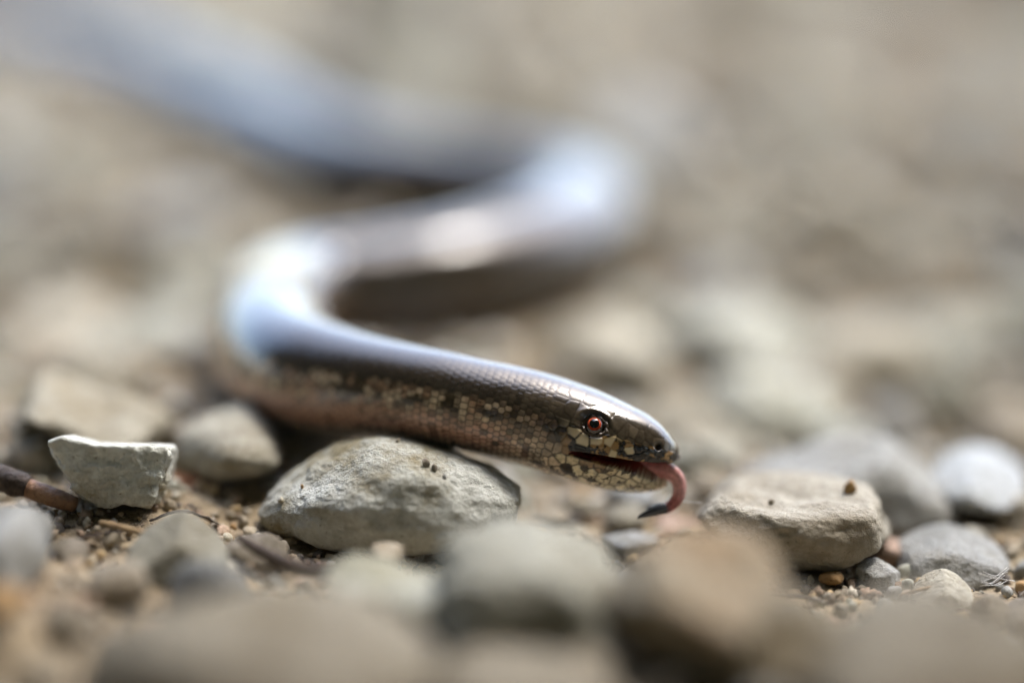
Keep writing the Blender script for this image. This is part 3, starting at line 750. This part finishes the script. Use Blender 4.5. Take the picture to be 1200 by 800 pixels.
LAND = [(P(108, 492, D0 + .026), 'near the two lobed cream boulder'), (P(800, 530, D0 + .044), 'near the pale rounded stone behind the snout'), (P(1190, 520, D0 + .05), 'near the broad tan stone'),
        (P(985, 572, D0 + .022), 'behind the long sloping grey green stone'), (P(420, 343, D0 + .06), 'inside the first bend of the body'), (P(722, 254, D0 + .09), 'beside the rear bend of the body'),
        (P(300, 350, D0 + .05), 'outside the first bend of the body'), (P(560, 300, D0 + .05), 'in front of the middle loop of the body'), (P(540, 190, D0 + .13), 'behind the rear loop of the body'),
        (P(250, 170, D0 + .12), 'in front of the blurred tail'), (P(250, 60, D0 + .2), 'behind the blurred tail'), (P(950, 330, D0 + .11), 'on open gravel right of the rear bend'), (P(1000, 150, D0 + .22), 'on the far open gravel beyond the rear bend'),
        (P(60, 330, D0 + .1), 'on open gravel beyond the two lobed boulder'), (P(618, 690, D0 - .03), 'near the big olive grey foreground stone'), (P(812, 712, D0 - .035), 'near the blurred ochre brown foreground stone'),
        (P(300, 790, D0 - .048), 'near the large brown foreground boulder'), (P(1120, 790, D0 - .048), 'near the large dull brown foreground boulder'), (P(8, 645, D0 - .024), 'near the blurred slate grey stone'),
        (P(600, 60, D0 + .3), 'on the farthest gravel beyond the rear loop'), (P(1150, 420, D0 + .08), 'beyond the broad tan stone')]
LANDF = [(P(131, 580, D0 - .002), 'by the wedge shaped stone'), (P(456, 620, D0 - .004), 'by the pale dome shaped stone'), (P(931, 650, D0 - .001), 'by the flat topped stone'), (P(1116, 665, D0), 'by the humped stone'),
         (P(45, 590, D0 - .003), 'by the broken twig'), (P(340, 662, D0 - .014), 'by the dark thin twig'), (P(700, 640, D0), 'on the soil under the head'), (P(208, 660, D0 - .014), 'by the blurred olive angular stone'), (P(1030, 690, D0 - .004), 'by the small sharp edged stone')]
def landmark(p, tab=None): return min(tab or LAND, key=lambda q: (q[0][0] - p[0]) ** 2 + (q[0][1] - p[1]) ** 2)[1]
def scatter(count, dlo, dhi, rlo, rhi, place, group, pxr=(-160, 1360), kinds=None, overlap=.8, name='pebble', power=1.0):
    got = tries = 0
    while got < count and tries < count * 60:
        tries += 1
        d = dlo + (dhi - dlo) * random.random() ** power
        px = random.uniform(*pxr)
        xw = (px - 600) / FPX * d; yw = -CAM[2] / math.tan(PITCH) * 0 + CAM[1] + d * math.cos(PITCH) + 0
        r = rlo * (rhi / rlo) ** (random.random() ** 1.4)
        if any((xw - a) ** 2 + (yw - b) ** 2 < ((r + c) * overlap) ** 2 for a, b, c in placed): continue
        sn, kw, npl, asp = random.choice(SHAPES); kn, kword = random.choices(KINDS if not kinds else kinds, weights=[8, 7, 3, 4, 1, 2] if not kinds else None)[0]
        z = ground1(xw, yw) + asp[2] * r * .42
        if not clear_view((xw, yw, z), r): continue
        o = link(name, variants[(sn, random.randrange(5), kn)])
        o.location = (xw, yw, z); o.scale = (r, r * random.uniform(.85, 1.1), r * random.uniform(.85, 1.1))
        o.rotation_euler = (random.uniform(-.3, .3), random.uniform(-.3, .3), random.uniform(0, 6.28))
        sz = 'little' if r < rlo * (rhi / rlo) ** .3 else 'big' if r > rlo * (rhi / rlo) ** .7 else 'middling'; lm = landmark((xw, yw))
        tag(o, f'{sz} {sn} {kword} {name} {lm}'.replace('_', ' '), name.split('_')[-1], f'{sz} {sn} {kword} {name}s {lm}'.replace('_', ' '))
        placed.append((xw, yw, r)); got += 1
    return got
g1 = scatter(120, .31, .46, .005, .0135, 'on the blurred gravel close behind the slow worm', 'pebbles close behind the slow worm', overlap=.78)
g2 = scatter(110, .46, .86, .008, .016, 'on the far blurred gravel beyond the tail', 'stones on the far gravel', overlap=.78, name='stone')
g3 = scatter(70, .29, .50, .0025, .005, 'in a gap between bigger stones behind the slow worm', 'gap pebbles', overlap=.7, name='small_pebble')
g5 = scatter(26, D0 + .002, D0 + .04, .0025, .0065, '', 'pebbles under the head', overlap=.75, pxr=(560, 850))
g4 = scatter(60, .21, .262, .0025, .007, 'among the blurred foreground stones', 'foreground pebbles', overlap=.7, name='pebble', pxr=(-100, 1300), kinds=[('tan', 'tan'), ('brown', 'brown'), ('grey', 'mid grey')])

# small gravel grains one by one where the lens is sharp
smallk = [('tan', 'tan'), ('cream', 'cream'), ('grey', 'mid grey'), ('brown', 'brown'), ('pale', 'pale grey'), ('orange', 'ochre')]
svar = {}
for q in range(6):
    v, f_ = rock(3, (1, .85, .75), rand_planes(np.random.default_rng(900 + q), 8), k=12, noise=.08, seed=900 + q)
    for kn, _ in smallk:
        svar[(q, kn)] = mesh('gravel_grain', v, f_); svar[(q, kn)].materials.append(M['grain_' + kn])
got = tries = 0
while got < 230 and tries < 9000:
    tries += 1
    px = random.uniform(-20, 1220); d = random.uniform(D0 - .022, D0 + .012)
    xw = (px - 600) / FPX * d; yw = CAM[1] + d * math.cos(PITCH) - .005
    r = .0005 * (3.2) ** (random.random() ** 1.6)
    if any((xw - a) ** 2 + (yw - b) ** 2 < ((r + c) * .85) ** 2 for a, b, c in placed): continue
    kn, kword = random.choices(smallk, weights=[5, 5, 3, 4, 4, 1])[0]; z = ground1(xw, yw) + r * .35
    if not clear_view((xw, yw, z), r): continue
    o = link('gravel_grain', svar[(random.randrange(6), kn)]); o.location = (xw, yw, z); o.scale = (r, r, r)
    o.rotation_euler = (random.uniform(0, 6), random.uniform(0, 6), random.uniform(0, 6))
    sz = 'tiny' if r < .0008 else 'larger'; lm = landmark((xw, yw), LANDF)
    tag(o, f'{sz} {kword} gravel grain {lm}', 'gravel grain', f'{sz} {kword} gravel grains {lm}')
    placed.append((xw, yw, r)); got += 1

# uncountable grit and far gravel
def grit(name, label, pts, rads, lvl, cols):
    dv, fc = ico(lvl); nv = len(dv); vs_, fs_, cs_ = [], [], []
    for q, (p, r) in enumerate(zip(pts, rads)):
        jit = 1 + .22 * rng.normal(size=(nv, 1)).clip(-1.5, 1.5)
        A = rng.normal(size=(3, 3)); Q, _ = np.linalg.qr(A)
        vs_.append((dv * jit * np.array([1, .8, .65])) @ Q * r + p); fs_.append(fc + q * nv)
        cs_.append(np.repeat((cols[rng.integers(len(cols))] * rng.uniform(.75, 1.2))[None], nv, 0))
    me = mesh(name, np.vstack(vs_), np.vstack(fs_)); set_col(me, np.vstack(cs_))
    tag(link(name, me, M['grit']), label, 'grit', kind='stuff')
cols = np.array([(.42, .34, .24), (.33, .27, .2), (.45, .42, .35), (.28, .22, .15), (.48, .36, .2), (.2, .17, .13), (.4, .3, .22), (.12, .11, .1)])
n_ = 5200
px = rng.uniform(-60, 1260, n_); d = rng.uniform(D0 - .035, D0 + .035, n_)
xw = (px - 600) / FPX * d; yw = CAM[1] + d * math.cos(PITCH) - .004
rr = .00022 * 4.2 ** (rng.random(n_) ** 1.8)
grit('grit', 'fine sandy grit covering the soil between the stones', np.stack([xw, yw, ground(xw, yw) + rr * .3], 1), rr, 2, cols)
n_ = 4200
d = .285 + .62 * rng.random(n_) ** 1.1; px = rng.uniform(-150, 1350, n_)
xw = (px - 600) / FPX * d; yw = CAM[1] + d * math.cos(PITCH)
rr = .0011 + .0026 * rng.random(n_) ** 1.7 * np.clip((d - .2) / .2, .5, 1.6)
wq = CEN[::10]; ok = np.array([((wq[:, 0] - x) ** 2 + (wq[:, 1] - y) ** 2).min() > (.005 + r_) ** 2 for x, y, r_ in zip(xw, yw, rr)])
grit('background_gravel', 'loose pale gravel filling the gaps between the stones behind the slow worm', np.stack([xw, yw, ground(xw, yw) + rr * .35], 1)[ok], rr[ok], 2, np.array([(.5, .48, .42), (.46, .42, .34), (.4, .36, .28), (.36, .34, .3), (.5, .5, .47)]))
n_ = 5000
rad = .10 + 1.5 * rng.random(n_) ** 1.5; an = rng.uniform(0, 2 * PI, n_)
xw = rad * np.cos(an); yw = .15 + rad * np.sin(an)

rr = .003 + .009 * rng.random(n_) ** 2 * np.clip(rad / .3, .4, 1.6)
vis = (np.abs(xw) < .036 + .165 * np.clip(yw + .27, 0, 2)) & (yw > -.2) & (yw < .52)
keep = ~vis
pts = np.stack([xw, yw, ground(xw, yw) * np.exp(-((xw / .4) ** 4 + (yw / .5) ** 4)) + rr * .3], 1)[keep]
grit('far_gravel', 'loose pale gravel spreading around the stones', pts, rr[keep], 2, cols * 1.05)

# ------------------------------------------------------------------ crumbs lying on stones
bpy.context.view_layer.update()
def crumb(px, py, o, r, kn, label, sq=.8):
    """drop a grain on the stone o along the picture ray"""
    org = Vector(CAM); dr = (Vector(P(px, py, 1)) - org).normalized(); inv = o.matrix_world.inverted()
    ok, loc, nor, _ = o.ray_cast(inv @ org, (inv.to_3x3() @ dr).normalized())
    if not ok: return
    p = o.matrix_world @ loc; n_ = o.matrix_world.to_3x3() @ nor
    c = link('crumb', svar[(random.randrange(6), kn)]); c.location = p + n_.normalized() * r * .45; c.scale = (r, r * sq, r * sq)
    c.rotation_euler = (random.uniform(0, 6), random.uniform(0, 6), random.uniform(0, 6)); tag(c, label, 'crumb')
crumb(997, 577, o_r, .00105, 'orange', 'tan pebble crumb perched on the flat topped stone')
crumb(903, 590, o_r, .0005, 'tan', 'small tan crumb in the hollow of the flat topped stone')
crumb(466, 518, o_c, .00035, 'tan', 'tiny tan crumb on the crest of the pale dome shaped stone')
crumb(498, 546, o_c, .0006, 'brown', 'brown soil crumb on the pale dome shaped stone')
crumb(508, 550, o_c, .0005, 'brown', 'second brown crumb touching the first on the dome shaped stone')
crumb(521, 560, o_c, .00035, 'grey', 'grey speck below the two brown crumbs')
crumb(330, 587, o_c, .0005, 'cream', 'white shell crumb on the left end of the dome shaped stone')
crumb(355, 571, o_c, .0003, 'orange', 'ochre crumb on the stained side of the dome shaped stone')

# ------------------------------------------------------------------ twigs and debris
tw = bpy.data.objects.new('broken_twig', None); COL.objects.link(tw); tw.empty_display_size = .005
tb_ = P(45, 575, D0 - .003); tw.location = tb_
tag(tw, 'broken reddish brown twig with peeling dark bark at the foot of the wedge shaped stone', 'twig')
v, f_ = tube(np.array([P(-60, 550, D0 + .002), P(-20, 556, D0), P(12, 565, D0 - .002), P(45, 576, D0 - .003), P(70, 585, D0 - .004), P(88, 591, D0 - .0045)]) - tb_, np.array([11, 11, 11, 11.5, 11, 8.5]) * MM, 28, 1, (0, 0, 1), 14)
v = v + (.00012 * fbm(v * 900, 3))[:, None] * np.array([0, 0, 1]); link('wood', mesh('twig_wood', v, f_), M['wood'], tw)
v, f_ = tube(np.array([P(-60, 549, D0 + .002), P(-20, 554.5, D0), P(8, 562, D0 - .002), P(24, 567, D0 - .0026), P(33, 570, D0 - .0028)]) - tb_, np.array([15, 16, 15, 14, 12.5]) * MM, 28, 1, (0, 0, 1), 14)
v = v + .00035 * fbm(v * 700 + 4, 3)[:, None] * np.array([.3, .6, 1]); link('bark', mesh('twig_bark', v, f_), M['bark'], tw)
def strand(name, label, cat, pts, rad, mat, n=10):
    pts = np.array(pts); c = pts.mean(0)
    v, f_ = tube(pts - c, np.array(rad), n, 1, (0, 0.02, 1), 10)
    v = v + .0001 * fbm(v * 1500, 2)[:, None]
    o = link(name, mesh(name, v, f_), mat); o.location = c; return tag(o, label, cat)
def on_ground(px, d, up=.0006):
    x = (px - 600) / FPX * d; y = CAM[1] + d * math.cos(PITCH) - .005
    return np.array([x, y, ground1(x, y) + up])
strand('thin_twig', 'dark thin curved twig lying on soil in front of the pale dome shaped stone', 'twig', [P(278, 628, D0 - .012), P(305, 645, D0 - .013), P(340, 662, D0 - .014), P(375, 668, D0 - .015), P(405, 662, D0 - .016)], [.0003, .0006, .0007, .0006, .0003], M['bark'])
strand('straw', 'short dry straw stem on the grit below the wedge shaped stone', 'straw', [P(118, 612, D0 - .008), P(140, 617, D0 - .009), P(168, 624, D0 - .010)], [.0003, .0003, .0002], M['straw'])
for q, (x0, d0, ln, an, nm) in enumerate(((175, -.006, .007, .3, 'by the straw stem'), (255, -.009, .009, -.4, 'behind the dark thin twig'), (905, -.012, .007, -.2, 'under the flat topped stone'), (1060, -.010, .006, .5, 'between the small sharp edged stone and the humped stone'), (60, -.010, .008, .1, 'below the broken twig'))):
    a_ = on_ground(x0, D0 + d0); pts_ = []
    for u_ in (0, .35, .7, 1):
        x_ = a_[0] + ln * u_ * math.cos(an); y_ = a_[1] + ln * u_ * math.sin(an) + .0012 * math.sin(u_ * 3 + q)
        pts_.append((x_, y_, ground1(x_, y_) + .0007 + .0006 * math.sin(u_ * 3)))
    strand('root_fibre', 'fine dry root fibre ' + nm, 'root fibre', pts_, [.00012, .00016, .00014, .00006], M['straw'] if q % 2 else M['bark'], 6)
def leaf(name, label, c, a, b, rz, tilt):
    uu, vv = np.meshgrid(np.linspace(-1, 1, 18), np.linspace(-1, 1, 10))
    wid = np.sqrt(np.clip(1 - uu ** 2, 0, 1)) * (1 + .15 * np.sin(uu * 9))
    x = uu * a; y = vv * wid * b; z = .12 * a * np.sin(uu * 2 + 1) + .25 * b * vv ** 2 + .05 * a * np.sin(vv * 5 + uu * 4)
    top = np.stack([x, y, z], -1).reshape(-1, 3); bot = top - np.array([0, 0, .00012]); nn = 18
    q = [[r * nn + k_, r * nn + k_ + 1, (r + 1) * nn + k_ + 1, (r + 1) * nn + k_] for r in range(9) for k_ in range(17)]
    m_ = len(top); q2 = [[w_ + m_ for w_ in f[::-1]] for f in q]
    o = link(name, mesh(name, np.vstack([top, bot]), q + q2), M['leaf']); o.location = c; o.rotation_euler = (tilt, .2, rz)
    return tag(o, label, 'leaf')
leaf('leaf_scrap', 'orange brown dead leaf scrap behind the smooth rounded cream stone', P(215, 470, D0 + .045), .006, .0035, .5, .5)
leaf('leaf_scrap', 'reddish brown leaf scrap at the right foot of the wedge shaped stone', P(222, 573, D0 + .006), .003, .0018, .2, .4)
# spider silk by the humped stone
ws = [];fs = []; off = 0
for q in range(9):
    a = P(1150 + rng.uniform(-5, 5), 690 - rng.uniform(0, 22), D0 - .006); b_ = P(1172 + rng.uniform(0, 18), 668 + rng.uniform(-4, 20), D0 - .004)
    v, f_ = tube([a, (a + b_) / 2 - np.array([0, 0, rng.uniform(0, .0006)]), b_], [.00003, .00003, .00003], 5, 1, (.3, 1, .2), 6)
    ws.append(v); fs.append(f_ + off); off += len(v)
tag(link('cobweb', mesh('cobweb', np.vstack(ws), np.vstack(fs)), M['silk']), 'wispy cobweb strands at the right foot of the humped stone', 'cobweb')
strand('silk_thread', 'single fine silk thread between the tongue and the flat topped stone', 'silk thread', [P(796, 586, D0 - .001), P(806, 588, D0 - .001), P(822, 588.5, D0 - .001)], [.00004] * 3, M['silk'], 6)
print('scatter', g1, g2, g3, g4, 'grains', got, 'seeds', NSD, 'sections', len(st), 'len', LEN)
print('bottoms', [round(1000 * h[2], 1) for h in HERO])
